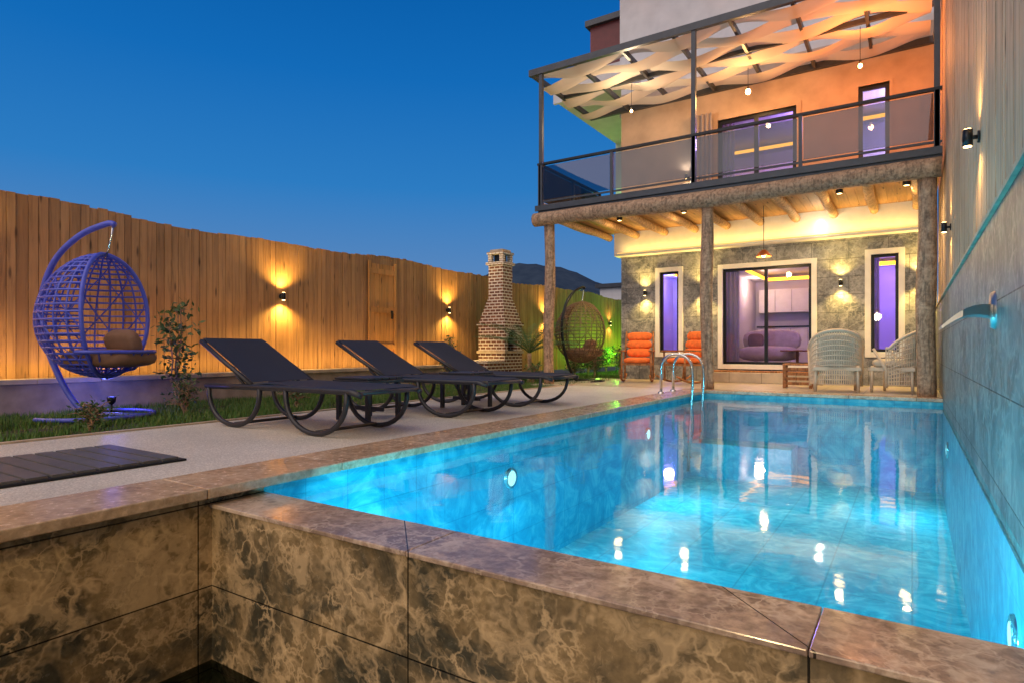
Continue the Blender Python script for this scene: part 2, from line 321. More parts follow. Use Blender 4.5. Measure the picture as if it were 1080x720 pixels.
o=light('AREA','lamp_light',(-.02,0,.03),55,(1,.62,.16),e,size=.04,size_y=13);o.rotation_euler=(0,R(180-28),0)
m=MB();m.add([(-7.6,-4,-.03),(-5.23,-4,-.03),(-5.23,20.2,-.03),(-7.6,20.2,-.03)],[(0,1,2,3)],M_lawn);m.add([(-8.1,9.6,-.032),(-7.6,9.6,-.032),(-7.6,20.2,-.032),(-8.1,20.2,-.032)],[(0,1,2,3)],M_lawn);m.build('lawn')
m=MB();m.box(-5.26,-5.205,-6,10.0,-.05,.012,M_cap);m.build('lawn_kerb')
vs=[];fs=[];k=0
for i in range(60000):
    x=random.uniform(-7.58,-5.28);y=random.uniform(.5,20) if i%3 else random.uniform(.5,7)
    d=math.sin(x*3.1+1)*math.sin(y*2.2)+.6*math.sin(x*7+y*5)
    if d<-.5 and random.random()<.85:continue
    h=random.uniform(.025,.075);a=random.uniform(0,6.28);w=.005;dx,dy=math.cos(a),math.sin(a);l=random.uniform(-.03,.03)
    vs+=[(x-dx*w,y-dy*w,-.03),(x+dx*w,y+dy*w,-.03),(x+dy*l,y-dx*l,-.03+h)];fs.append((k,k+1,k+2));k+=3
q=MB();q.add(vs,fs,M_grass);q.build('grass')
# hill
dirv=Vector((-.5476,.8368,0));rv=Vector((.8368,.5476,0));vs=[];fs=[];nx,ny=110,40
for j in range(ny):
    for i in range(nx):
        a=(i/(nx-1)-.5)*460;b=(j/(ny-1))*200
        p=dirv*(260+b)+rv*(a+10)
        hh=(36*math.exp(-((a+5)/85)**2)+7*math.exp(-((a-2)/32)**2)+8*math.exp(-((a-90)/50)**2))*1.06*math.exp(-((b-60)/70)**2)
        hh*=1+.012*math.sin(a*.21+b*.07)+.008*math.sin(a*.57);vs.append((p.x,p.y,hh+random.uniform(-.15,.15)-1))
for j in range(ny-1):
    for i in range(nx-1):k=j*nx+i;fs.append((k,k+1,k+nx+1,k+nx))
q=MB();q.add(vs,fs,M_hill,True);q.build('hill')
m=MB();m.box(-14,-9.4,30,36,-.05,3.9,M_plaster);m.box(-14.2,-9.2,29.8,36.2,3.9,4.1,M_steel);m.box(-12.8,-11.8,29.97,30.0,1.2,2.6,M_black);m.build('neighbour_house')
# ------------------------------------------------------------ sconces
def sconce(name,x,y,z,nx,ny,p=7,col=WARM,sp=150):
    e=empty(name,(x,y,z));q=MB();ox,oy=nx*.065,ny*.065
    q.lathe([(0,-.055),(.03,-.055),(.03,.055),(0,.055)],(ox,oy,0),M_black,14)
    q.lathe([(.024,.055),(.022,.060),(0,.061)],(ox,oy,.0),E_sc,12);q.lathe([(.024,-.055),(.022,-.060),(0,-.061)],(ox,oy,0),E_sc,12)
    q.tube([(0,0,0),(ox,oy,0)],.015,M_black,8)
    q.lathe([(0,0),(.04,0),(.04,.012),(0,.012)],(0,0,0),M_black,14,Matrix.Rotation(R(90)*nx,3,'Y') if nx else Matrix.Rotation(R(90),3,'X'))
    q.build('fixture',parent=e)
    for s in(1,-1):
        light('SPOT','lamp_light',(ox*1.7,oy*1.7,.085*s),p*(1 if s<0 else .85),col,e,(0 if s<0 else math.pi,0,0),.03,spot=sp,blend=1)
    return e
for y in(-2.1,1.9,5.9,9.9,13.9):sconce('wall_lamp',-8.09,y,1.45,1,0,105,(1,.64,.15),140)
sconce('wall_lamp',-8.09,18.0,1.45,1,0,20)
for y in(-2.2,1.4):sconce('wall_lamp',.375,y,2.06,-1,0,40,WARM,165)
for y in(5.1,8.7):sconce('wall_lamp',.375,y,2.06,-1,0,24,WARM,150)
for x in(-4.86,-3.62,-1.1,.1):sconce('wall_lamp',x,12.75,1.86,0,-1,70,(1,.64,.15),125)
def gspot(x,y,z,p,col):
    e=empty('garden_spotlight',(x,y,z));q=MB();q.tube([(0,0,-z-.03),(0,0,-.04)],.012,M_black,6);q.lathe([(.02,-.05),(.04,-.02),(.045,.03),(.035,.032),(0,.02)],(0,0,0),M_black,12);q.build('fixture',parent=e);light('POINT','lamp_light',(0,0,.09),p,col,e,radius=.05)
gspot(-7.35,16.9,.45,75,(.20,1,.03));gspot(-7.4,18.8,.4,45,(.25,1,.03));gspot(-6.9,14.6,.2,16,(.35,1,.08));gspot(-7.1,3.1,.12,10,(.12,.15,1))
e=empty('added_fill_lantern',(-1.2,-3.6,0));q=MB();q.tube([(0,0,0),(0,0,1.9)],.03,M_black,10);q.lathe([(0,1.9),(.11,1.9),(.13,2.2),(.16,2.22),(0,2.34)],(0,0,0),M_black,4);q.lathe([(0,1.93),(.06,1.95),(.06,2.15),(0,2.17)],(0,0,0),E_warm,10);q.lathe([(0,0),(.1,0),(.1,.03),(0,.03)],(0,0,0),M_black,12);q.build('post',parent=e)  # lantern added out of view behind the camera to warm the foreground
light('POINT','lamp_light',(0,.25,1.95),330,(1,.68,.30),e,radius=.15)
# ------------------------------------------------------------ house
H=empty('villa_house')
YH=12.75
def wall_y(m,y0,y1,x0,x1,z0,z1,ops,mat):
    xs=sorted({x0,x1,*[o[0] for o in ops],*[o[1] for o in ops]})
    for a,b in zip(xs,xs[1:]):
        cs=sorted([(o[2],o[3]) for o in ops if o[0]<=a+1e-6 and o[1]>=b-1e-6]);zc=z0
        for (c,d) in cs:
            if c>zc:m.box(a,b,y0,y1,zc,c,mat)
            zc=d
        if zc<z1:m.box(a,b,y0,y1,zc,z1,mat)
ops1=[(-4.54,-4.13,.58,2.29),(-3.22,-1.59,.35,2.26),(-.62,-.2,.6,2.34)]
m=MB();wall_y(m,YH,YH+.2,-5.43,XR+.02,0,2.68,ops1,M_stone);m.build('lower_wall',parent=H)
m=MB();m.box(-5.43,-5.25,YH+.2,19,0,6.3,M_plaster);m.box(-5.5,XR,12.52,YH+.2,2.682,3.2,M_white);m.build('lintel_and_side_wall',parent=H)
ops2=[(-3.32,-1.85,3.4,5.3),(-.82,-.335,3.9,5.4)]
m=MB();wall_y(m,YH,YH+.2,-5.43,XR+.02,3.36,6.3,ops2,M_orp);m.build('upper_wall',parent=H)
def trim(m,x0,x1,z0,z1,w=.095,mat=None,pr=.035):
    mat=mat or M_white;y0=YH-pr;y1=YH+.1
    m.box(x0-w,x0,y0,y1,z0-w,z1+w,mat);m.box(x1,x1+w,y0,y1,z0-w,z1+w,mat);m.box(x0,x1,y0,y1,z1,z1+w,mat);m.box(x0,x1,y0,y1,z0-w,z0,mat)
def frame(m,x0,x1,z0,z1,n=1,w=.05):
    y0=YH+.04;y1=YH+.1
    m.box(x0,x0+w,y0,y1,z0,z1,M_black);m.box(x1-w,x1,y0,y1,z0,z1,M_black);m.box(x0+w,x1-w,y0,y1,z1-w,z1,M_black);m.box(x0+w,x1-w,y0,y1,z0,z0+w,M_black)
    for i in range(1,n):
        x=x0+(x1-x0)*i/n;m.box(x-w*.6,x+w*.6,y0,y1,z0+w,z1-w,M_black)
m=MB();
for o in ops1:trim(m,*o)
m.build('window_trim',parent=H,bevel=.005)
m=MB();trim(m,*ops2[1],w=.05,mat=M_orp,pr=.02);trim(m,*ops2[0],w=.08,mat=M_orp,pr=.02)
frame(m,*ops1[0]);frame(m,*ops1[1],n=2);frame(m,*ops1[2]);frame(m,*ops2[0],n=2,w=.07);frame(m,*ops2[1],w=.07);m.build('window_frames',parent=H)
m=MB()
for o in ops1+ops2:m.add([(o[0],YH+.07,o[2]),(o[1],YH+.07,o[2]),(o[1],YH+.07,o[3]),(o[0],YH+.07,o[3])],[(0,1,2,3)],M_glass)
m.build('window_glass',parent=H)
m=MB();m.box(-3.5,-1.35,12.35,YH-.04,0,.2,M_porch);m.box(-3.4,-1.45,12.5,YH-.04,.2,.23,M_furnwood);m.build('door_step',parent=H,bevel=.01)
M_lav=plain('interior_paint',(.62,.60,.66),.8,0,.04,2);M_floor=plain('interior_floor',(.30,.26,.24),.3)
def room(x0,x1,y1,z0,z1):
    m=MB();y0=YH+.2
    m.box(x0,x1,y0,y1,z0-.05,z0,M_floor);m.box(x0,x1,y0,y1,z1,z1+.04,M_lav);m.box(x0,x1,y1,y1+.05,z0,z1,M_lav);m.box(x0-.04,x0,y0,y1,z0,z1,M_lav);m.box(x1,x1+.04,y0,y1,z0,z1,M_lav)
    zz=z1-.16
    m.box(x0,x1,y0+.02,y0+.35,zz,zz+.04,M_lav);m.box(x0,x1,y1-.4,y1,zz,zz+.04,M_lav);m.box(x0,x0+.35,y0+.35,y1-.4,zz,zz+.04,M_lav);m.box(x1-.35,x1,y0+.35,y1-.4,zz,zz+.04,M_lav)
    m.box(x0+.36,x1-.36,y1-.42,y1-.405,zz-.02,zz+.06,E_cov);m.box(x0+.355,x0+.37,y0+.36,y1-.43,zz-.02,zz+.06,E_cov);m.box(x1-.37,x1-.355,y0+.36,y1-.43,zz-.02,zz+.06,E_cov)
    m.build('interior_room',parent=H)
room(-5.2,-3.66,15.6,.3,2.6);room(-3.55,-1.22,17.5,.3,2.6);room(-1.12,.3,15.6,.3,2.6);room(-5.2,-1.4,16.5,3.36,5.75);room(-1.3,.3,15.6,3.36,5.75)
light('POINT','room_light',(-4.9,14.4,2.2),75,(.25,.20,1),H,radius=.12)
light('POINT','room_light',(0,14.4,2.2),80,(.32,.18,1),H,radius=.12)
light('POINT','room_light',(-3.2,16.2,2.2),26,(1,.66,.50),H,radius=.1);light('POINT','room_light',(-1.5,14.0,2.3),42,(.30,.16,1),H,radius=.1)
light('POINT','room_light',(-1.7,14.3,5.4),100,(.42,.25,1),H,radius=.12);light('POINT','room_light',(0,14.2,5.4),100,(.42,.38,1),H,radius=.12)
m=MB();m.pillow((-2.8,15.2,.55),(1.3,.7,.35),M_beige);m.pillow((-2.8,15.55,.85),(1.3,.25,.5),M_beige);m.pillow((-3.1,15.3,.85),(.35,.2,.33),M_brcush)
m.box(-3.4,-1.5,17.0,17.45,.3,1.2,M_white);m.box(-3.4,-1.5,17.15,17.46,1.6,2.2,M_white);m.box(-3.42,-1.48,16.97,17.47,1.2,1.24,M_black);m.box(-2.0,-1.5,16.9,17.47,.3,2.1,M_steel)
for x in(-3.0,-2.6,-2.2):m.box(x-.003,x+.003,16.995,17.0,.35,1.18,M_steel)
for x in(-3.0,-2.6,-2.2):m.box(x-.003,x+.003,17.14,17.15,1.62,2.18,M_steel)
m.lathe([(0,0),(.2,0),(.2,.02),(.03,.03),(.03,.3),(.0,.3)],(-2.1,14.6,.3),M_furnwood);m.lathe([(0,.3),(.35,.3),(.35,.33),(0,.33)],(-2.1,14.6,.3),M_furnwood)
m.build('interior_furniture',parent=H)
def curtain(m,x0,x1,y,z0,z1,mat,waves=6,amp=.03):
    n=waves*8;vs=[];fs=[]
    for i in range(n+1):
        x=x0+(x1-x0)*i/n;yy=y+amp*math.sin(i/8*2*math.pi)
        vs+=[(x,yy,z0),(x,yy+.3*amp,z1)]
    for i in range(n):fs.append((2*i,2*i+2,2*i+3,2*i+1))
    m.add(vs,fs,mat,True)
m=MB();curtain(m,-3.2,-2.95,12.98,.36,2.4,M_curt,3);curtain(m,-.62,-.5,12.98,.36,2.5,M_curt,2);curtain(m,-3.3,-3.05,13.0,3.4,5.4,M_curt,3);curtain(m,-3.85,-3.4,12.62,3.5,5.45,M_curt,5);m.build('curtains',parent=H)
m=MB();m.box(-5.95,XR,10.0,12.5,3.21,3.36,M_steel);m.box(-6.0,XR,9.96,9.998,3.26,3.36,M_steel);m.box(-5.95,XR,12.5,YH,3.21,3.36,M_plaster);m.build('balcony_slab',parent=H)
m=MB();x=-5.95
while x<XR:
    m.box(x,min(x+.14,XR)-.004,10.05,12.52,3.185,3.207,M_ceil);x+=.14
m.build('porch_ceiling',parent=H)
def log(m,p0,p1,r,mat,n=12,seg=14,wob=.02):
    p0=Vector(p0);p1=Vector(p1);pts=[];rr=[]
    ph=random.uniform(0,6)
    for i in range(seg+1):
        t=i/seg;p=p0.lerp(p1,t)+Vector((math.sin(t*5+ph),math.cos(t*4+ph),math.sin(t*6+ph*2)))*wob*math.sin(math.pi*t);pts.append(p);rr.append(r*(1+random.uniform(-.025,.025)+.05*math.sin(t*9+ph)))
    m.tube(pts,rr,mat,n)
m=MB();log(m,(-6.05,10.04,3.11),(XR-.01,10.04,3.10),.135,M_log,14,40,.02);m.build('front_log_beam',parent=H)
m=MB()
for i in range(10):
    x=-5.6+i*.63;log(m,(x,10.16,3.09),(x,12.51,3.09),.075,M_log2,10,10,.012)
m.build('ceiling_rafter_logs',parent=H)
m=MB()
for x in(-5.78,-2.8,.17):log(m,(x,10.12,-.02),(x+random.uniform(-.02,.02),10.12,3.0),.10 if x<.1 else .115,M_log,12,16,.02)
m.build('log_posts',parent=H)
m=MB()
rx=[-5.93,-4.45,-3.0,-1.4,.28]
for x in rx:m.box(x-.025,x+.025,10.0,10.05,3.36,4.13,M_steel)
m.box(-5.97,XR,9.995,10.06,4.13,4.17,M_black);m.box(-5.9,XR,10.01,10.04,3.42,3.45,M_steel);m.box(-5.97,-5.9,10.06,12.7,4.13,4.17,M_black);m.box(-5.95,-5.92,10.06,12.7,3.42,3.45,M_inox)
for y in(11.4,12.7):m.box(-5.955,-5.905,y-.025,y+.025,3.36,4.13,M_steel)
m.build('balcony_railing',parent=H)
m=MB()
for a,b in zip(rx,rx[1:]):m.box(a+.04,b-.04,10.02,10.03,3.47,4.1,M_rail)
for a,b in((10.08,11.36),(11.44,12.66)):m.box(-5.94,-5.93,a,b,3.47,4.1,M_rail)
m.build('railing_glass',parent=H)
# pergola
m=MB();ZP=5.92
for x in(-5.9,-3.0,.28):m.box(x-.035,x+.035,10.0,10.07,3.36,ZP-.06,M_steel)
m.box(-6.15,XR,9.98,10.06,ZP-.06,ZP+.06,M_steel);m.box(-6.15,XR,12.62,12.7,ZP-.06,ZP+.06,M_steel)
m.box(-6.15,XR,11.3,11.36,ZP-.04,ZP+.04,M_steel)
xr=[-6.12+i*.92 for i in range(8)]
for x in xr:m.box(x-.025,x+.025,10.06,12.62,ZP-.05,ZP+.05,M_steel)
m.build('pergola_frame',parent=H)
m=MB();
for j in range(6):
    yc=10.28+j*.43;w=.41;n=130;vs=[];fs=[];nv=5;ph=j*math.pi
    for i in range(n+1):
        x=-6.2+6.45*i/n
        wv=math.sin(math.pi*(x+6.12)/.92+ph+math.pi/2)
        amp=.07+.012*math.sin(x*1.7+j)
        for k in range(nv):
            v=k/(nv-1)-.5;zz=ZP+amp*wv+.02*math.sin(v*5+x*3+j)-.03*(1-4*v*v)*(.5+.5*math.sin(x*2.1+j))
            vs.append((x,yc+v*w+.015*math.sin(x*2+j),zz))
    for i in range(n):
        for k in range(nv-1):a=i*nv+k;fs.append((a,a+nv,a+nv+1,a+1))
    m.add(vs,fs,M_sail,True)
m.build('pergola_canvas',parent=H)
m=MB();m.box(-6.0,.8,14.0,20,6.3,9.6,M_plaster);m.box(-6.3,1.0,13.7,20,9.6,9.85,M_steel);m.box(-5.43,.8,YH,14,6.3,6.42,M_plaster)
m.box(-7.1,-6.002,14.6,18,6.9,8.0,M_plaster);m.box(-7.1,-6.002,14.62,18,8.0,9.1,M_maroon);m.box(-7.2,-6.002,14.5,18,9.1,9.25,M_steel)
m.box(-7.2,-5.3,12.98,18,6.6,6.88,M_plaster);m.box(-7.25,-5.3,12.9,12.975,6.55,6.95,M_plaster);m.box(-7.2,-5.44,16.5,19,4.2,6.6,M_plaster);m.box(-6.6,-5.44,16.52,18.98,-.05,4.2,M_plaster)
m.build('upper_storeys',parent=H)
light('POINT','green_wall_light',(-6.6,16.2,5.2),10,(.2,1,.1),H,radius=.1)
# lamps
e=empty('pendant_lamp',(-2.2,11.5,2.28));q=MB()
q.lathe([(.02,.12),(.05,.11),(.1,.05),(.13,0),(.125,0),(.095,.045),(.045,.1)],(0,0,0),M_copper,24);q.tube([(0,0,.12),(0,0,.9)],.006,M_black,6);q.pillow((0,0,.03),(.07,.07,.09),E_warm,n=6,e=1);q.build('shade_and_cord',parent=e)
light('POINT','lamp_light',(0,0,-.05),45,WARM,e,radius=.05)
e=empty('downlight',(-1.41,12.5,2.95));q=MB();q.lathe([(0,-.02),(.05,-.02)],(0,0,0),E_white,14,Matrix.Rotation(R(-90),3,'X'));q.tube([(.055*math.cos(a*math.pi/6),-.01,.055*math.sin(a*math.pi/6)) for a in range(12)],.01,M_white,6,True);q.build('disc',parent=e);light('POINT','lamp_light',(0,-.3,-.12),6,(1,.85,.6),e,radius=.05)
e=empty('led_cove_strip',(-2.6,12.44,2.72));q=MB();q.box(-2.8,2.8,0,.02,0,.015,E_strip);q.build('strip',parent=e)
light('AREA','lamp_light',(0,-.05,.03),16,(1,.60,.14),e,(math.pi-.3,0,0),size=5.4,size_y=.06)
for x in(-4.75,-3.5,-1.0,-.1):
    e=empty('ceiling_spotlight',(x+.03,11.0,3.17));q=MB();q.lathe([(.055,.01),(.055,-.05),(.04,-.055)],(0,0,0),M_black,14);q.lathe([(.04,-.05),(0,-.05)],(0,0,0),E_sc,14);q.build('can',parent=e)
    light('SPOT','lamp_light',(0,0,-.08),95,(1,.70,.34),e,(0,0,0),.05,spot=155,blend=1)
    light('POINT','lamp_glow',(0,0,-.32),5,(1,.62,.22),e,radius=.08)
def bulb(name,loc,p,col,mat,r=.045,cord=.4):
    e=empty(name,loc);q=MB();q.pillow((0,0,0),(r*2,r*2,r*2.4),mat,n=8,e=1);q.tube([(0,0,r),(0,0,r+cord)],.005,M_black,5);q.lathe([(.0,.09),(.02,.09),(.02,.04)],(0,0,0),M_black,8);q.build('bulb',parent=e);light('POINT','lamp_light',(0,-.08,-.05),p,col,e,radius=.05)
bulb('hanging_bulb',(-2.55,11.9,5.42),55,(1,.52,.18),E_warm)
bulb('hanging_bulb',(-.7,11.3,5.2),130,(1,.29,.06),E_warm,.03,.6)
sconce('wall_lamp',-3.95,12.75,4.25,0,-1,26,(1,.85,.6))
bulb('hanging_bulb',(-4.6,11.3,5.3),60,(1,.74,.45),E_warm,.025,.5)
# ------------------------------------------------------------ loungers
def lounger(x,y,rz=0):
    m=MB();W2=.31
    for s in(-1,1):
        m.tube([(0.02,s*W2,.72),(.36,s*W2,.545),(.74,s*W2,.36)],.02,M_plast,8)
        m.tube([(.12,s*(W2+.01),.335),(.6,s*(W2+.01),.34),(1.2,s*(W2+.01),.345),(1.9,s*(W2+.01),.345),(2.0,s*(W2+.01),.32)],.024,M_plast,8)
        for a,b in((.16,.86),(1.18,1.86)):
            pts=[]
            for i in range(17):
                t=i/16;ang=math.pi*t
                pts.append((a+(b-a)*(.5-.5*math.cos(ang)),s*(W2+.012),.335-.317*math.sin(ang)**.8))
            m.tube(pts,.02,M_plast,8)
        m.tube([(.45,s*(W2-.03),.50),(.5,s*(W2-.03),.42),(.62,s*(W2-.03),.34)],.012,M_plast,6)
    for xx,zz in((.02,.72),(.74,.355),(1.98,.335),(.35,.33),(1.35,.335)):m.tube([(xx,-W2,zz),(xx,W2,zz)],.017,M_plast,8)
    for xx in(.51,1.52):m.tube([(xx,-W2,.03),(xx,W2,.03)],.014,M_plast,6)
    def sling(p0,p1,sag):
        vs=[];fs=[];n=10
        for i in range(n+1):
            t=i/n
            for k in range(7):
                v=k/6*2-1;vs.append((p0[0]+(p1[0]-p0[0])*t,v*(W2-.012),p0[1]+(p1[1]-p0[1])*t+.012-sag*(1-v*v)*math.sin(math.pi*t)))
        for i in range(n):
            for k in range(6):a=i*7+k;fs.append((a,a+7,a+8,a+1))
        m.add(vs,fs,M_lounge,True)
    sling((.02,.735),(.73,.37),.02);sling((.76,.365),(1.97,.345),.02)
    return m.build('sun_lounger',(x,y,0),rz)
for y,dx in((3.32,0),(4.82,.02),(6.1,-.02)):lounger(-5.27+dx,y,R(random.uniform(-1.5,1.5)))
def side_table(x,y):
    m=MB();
    for i in range(5):m.box(-.22,.22,-.22+i*.09,-.22+i*.09+.08,.375,.395,M_plast)
    m.box(-.23,.23,-.23,.23,.345,.372,M_plast)
    for a in(-.19,.19):
        for b in(-.19,.19):m.box(a-.02,a+.02,b-.02,b+.02,0,.345,M_plast)
    m.box(-.19,.19,-.012,.012,.08,.12,M_plast);return m.build('side_table',(x,y,0),bevel=.004)
side_table(-4.25,4.05);side_table(-4.2,5.48)
# ------------------------------------------------------------ egg chairs
def cr(P,n=6):
    out=[]
    for i in range(len(P)-1):
        p0=Vector(P[max(i-1,0)]);p1=Vector(P[i]);p2=Vector(P[i+1]);p3=Vector(P[min(i+2,len(P)-1)])
        for k in range(n):
            t=k/n;out.append(.5*((2*p1)+(p2-p0)*t+(2*p0-5*p1+4*p2-p3)*t*t+(3*p1-p0-3*p2+p3)*t**3))
    out.append(Vector(P[-1]));return out
def egg(x,y,rz,mat,cush,sc=1,back=True,stand=None):
    m=MB();stand=stand or mat
    P=[(0.06,0,.03),(-.08,0,.12),(-.24,0,.36),(-.40,0,.75),(-.43,0,1.12),(-.30,0,1.48),(-.05,0,1.72),(.22,0,1.83),(.30,0,1.82)]
    m.tube(cr(P),.028,stand,10)
    m.tube([(.1+.5*math.cos(a*math.pi/14)*1.0,.48*math.sin(a*math.pi/14),.022) for a in range(-9,10)],.02,stand,8)
    m.tube([(.06,0,.03),(.35,0,.024),(.6,0,.022)],.022,stand,8)
    m.tube([(.28,0,1.82),(.27,0,1.72),(.24,0,1.6),(.2,0,1.5)],.009,M_inox,6)
    cx,cz,ax,ay,az=.2,.96,.58,.46,.58
    def pt(th,ph):
        return (cx+ax*math.cos(ph)*math.cos(th)*(1-.12*math.sin(ph)),ay*math.cos(ph)*math.sin(th),cz+az*math.sin(ph))
    t0,t1=R(78),R(282)
    for i in range(25):
        ph=-1.35+2.75*i/24;m.tube([pt(t0+(t1-t0)*k/22,ph) for k in range(23)],.010,mat,5)
    for i in range(17):
        off=(i/16);m.tube([pt(t0+(t1-t0)*off,-1.45+2.9*k/18) for k in range(19)],.009,mat,5)
    for i in range(10):
        m.tube([pt(t0+(t1-t0)*min(1,max(0,(i/9*1.6-.3)+(k/18-.5)*.6)),-1.35+2.7*k/18) for k in range(19)],.007,mat,4)
        m.tube([pt(t0+(t1-t0)*min(1,max(0,(i/9*1.6-.3)-(k/18-.5)*.6)),-1.35+2.7*k/18) for k in range(19)],.007,mat,4)
    for th in(t0,t1):m.tube([pt(th,-1.57+3.14*k/20) for k in range(21)],.02,mat,8)
    m.tube([(cx+.38*math.cos(a*math.pi/12-math.pi/2)*.9+.05,.43*math.sin(a*math.pi/12-math.pi/2),.62) for a in range(0,13)],.017,mat,8)
    for a in range(1,12):
        an=a*math.pi/12-math.pi/2;m.tube([(cx+.38*math.cos(an)*.9+.05,.43*math.sin(an),.62),(cx+.2*math.cos(an)+.03,.25*math.sin(an),.45),(cx,0,.39)],.008,mat,5)
    m.pillow((cx+.06,0,.56),(.62,.62,.18),cush)
    if back:m.pillow((cx-.2,0,.85),(.2,.6,.5),cush,Matrix.Rotation(R(-14),3,'Y'))
    m.pillow((cx+.22,-.05,.7),(.3,.14,.26),cush,Matrix.Rotation(R(30),3,'X'))
    return m.build('hanging_egg_chair',(x,y,-.02),rz,scale=sc)
egg(-6.86,2.75,R(30),M_bwick,M_brcush,1.04,False)
egg(-5.75,11.15,R(82),M_dwick,M_brcush,1.06,False,M_black)
# ------------------------------------------------------------ fireplace
e=empty('brick_fireplace',(-7.5,11.0,-.03));e.scale=(.74,.74,.95);m=MB()
w=.46
m.box(-w,w,-w,w,0,.62,M_brick);m.box(-w-.04,w+.04,-w-.04,w+.04,.62,.68,M_cap)
m.box(-w,-w+.14,-w,w,.68,1.25,M_brick);m.box(-w+.14,w,w-.12,w,.68,1.25,M_brick)
m.box(w-.12,w,-w,-w+.16,.68,1.25,M_brick);m.box(w-.12,w,w-.28,w-.12,.68,1.25,M_brick);m.box(-w+.14,w-.12,-w,-w+.1,.68,1.25,M_brick)
m.box(-w+.16,w-.14,-w+.12,w-.14,.682,.70,M_black)
for i in range(9):
    a=math.pi*i/8;c=(w-.05,-.06+.26*math.cos(a),1.0+.2*math.sin(a));Mr=Matrix.Translation(c)@Matrix.Rotation(a,4,'X');m.box(-.07,.07,-.05,.05,-.03,.03,M_wbrick,Mr)
m.box(w-.12,w-.002,-w+.16,w-.28,1.18,1.25,M_brick)
m.box(-w-.04,w+.04,-w-.04,w+.04,1.25,1.31,M_brick)
zz=1.31;aw=.44
for i in range(7):
    m.box(-aw,aw,-aw,aw,zz,zz+.075,M_brick);zz+=.077;aw-=.028
m.box(-.25,.25,-.25,.25,zz,2.62,M_brick);m.box(-.31,.31,-.31,.31,2.62,2.68,M_wbrick)
for a in(-.2,.2):
    for b in(-.2,.2):m.box(a-.06,a+.06,b-.06,b+.06,2.68,2.86,M_wbrick)
m.box(-.13,.13,-.13,.13,2.68,2.85,M_black);m.box(-.29,.29,-.29,.29,2.86,2.91,M_wbrick);m.box(-.22,.22,-.22,.22,2.91,2.97,M_cap)
m.box(-w,w,-1.3,-w-.045,0,.42,M_brick);m.box(-w-.03,w+.03,-1.34,-w-.045,.42,.47,M_wbrick)
m.build('brickwork',parent=e)
# ------------------------------------------------------------ plants
def shrub(name,x,y,z,h,r,nl,leaf,lm,stems=4):
    m=MB();tips=[]
    for s in range(stems):
        a=random.uniform(0,6.28);lean=random.uniform(.05,.5)*r;pts=[Vector((0,0,0))]
        for k in range(1,7):
            t=k/6;pts.append(Vector((math.cos(a)*lean*t+random.uniform(-.02,.02),math.sin(a)*lean*t+random.uniform(-.02,.02),h*t*random.uniform(.9,1)*.92)))
        m.tube(pts,[.012*(1-.7*k/6)+.002 for k in range(7)],M_log,5)
        for k in range(2,7):
            for _ in range(3):
                b=random.uniform(0,6.28);l=r*random.uniform(.3,1)*(1.15-.5*k/6);q=pts[k]+Vector((math.cos(b)*l,math.sin(b)*l,l*random.uniform(.1,.7)));m.tube([pts[k],(pts[k]+q)/2+Vector((0,0,.02)),q],[.005,.004,.002],M_log,4);tips.append((pts[k],q))
    vs=[];fs=[];kk=0
    for i in range(nl):
        p,q=random.choice(tips);t=random.uniform(.3,1.1);c=p.lerp(q,t)+Vector([random.gauss(0,leaf*.6) for _ in range(3)])
        d=Vector((random.gauss(0,1),random.gauss(0,1),random.gauss(.3,.7))).normalized();u=d.orthogonal().normalized();u.rotate(Matrix.Rotation(random.uniform(0,6),3,d));l=leaf*random.uniform(.6,1.3)
        vs+=[c,c+d*l*.5+u*l*.22,c+d*l,c+d*l*.5-u*l*.22];fs.append((kk,kk+1,kk+2,kk+3));kk+=4
    m.add(vs,fs,lm);return m.build(name,(x,y,z))
shrub('garden_shrub',-7.25,3.85,-.03,1.22,.2,340,.085,M_leaf,3)
for (x,y,h,r,n) in[(-6.35,1.75,.3,.16,260),(-5.75,2.35,.22,.14,240),(-6.3,3.45,.35,.2,300),(-6.0,4.6,.3,.2,260),(-7.0,5.2,.3,.22,300),(-6.6,7.3,.3,.2,250),(-7.2,1.4,.3,.2,260)]:
    shrub('low_bush',x,y,-.03,h,r,n,.045,M_leaf,5)
for i in range(7):shrub('garden_plant',random.uniform(-7.9,-7.2) if i%2 else -6.3,13.2+i*.75,-.03,random.uniform(.4,.7),.3,420,.08,M_leaf,6)
shrub('garden_shrub',-7.3,9.0,-.03,.95,.18,260,.06,M_leaf,3);shrub('garden_shrub',-6.3,10.4,-.03,.35,.25,350,.06,M_leaf,6)
def palm(x,y,h,n=18,L=.75):
    m=MB();log(m,(0,0,0),(0,0,h),.05,M_log,8,6,.005)
    for i in range(n):
        a=2*math.pi*i/n*2.4;el=R(80-55*(i/n));pts=[]
        for k in range(9):
            t=k/8;rr=L*t*math.cos(el-t*.8);zz=h+L*(t*math.sin(el)-.4*t*t)
            pts.append(Vector((math.cos(a)*rr,math.sin(a)*rr,zz)))
        m.tube(pts,[.007*(1-t/10) for t in range(9)],M_leaf,4)
        vs=[];fs=[];kk=0;side=Vector((-math.sin(a),math.cos(a),0))
        for k in range(1,8):
            for q in range(3):
                p=pts[k].lerp(pts[k+1],q/3);fw=(pts[k+1]-pts[k]).normalized();ln=.16*math.sin(math.pi*(k+q/3)/8.5)+.03
                for s in(-1,1):
                    tip=p+side*s*ln*.8+fw*ln*.7-Vector((0,0,ln*.25));vs+=[p,p+fw*.018,tip];fs.append((kk,kk+1,kk+2));kk+=3
        m.add(vs,fs,M_leaf)
    return m.build('palm_plant',(x,y,-.03))
palm(-6.45,10.5,.6,30,1.15)
m=MB();m.box(-4.45,-3.55,.3,1.95,.001,.012,M_black)
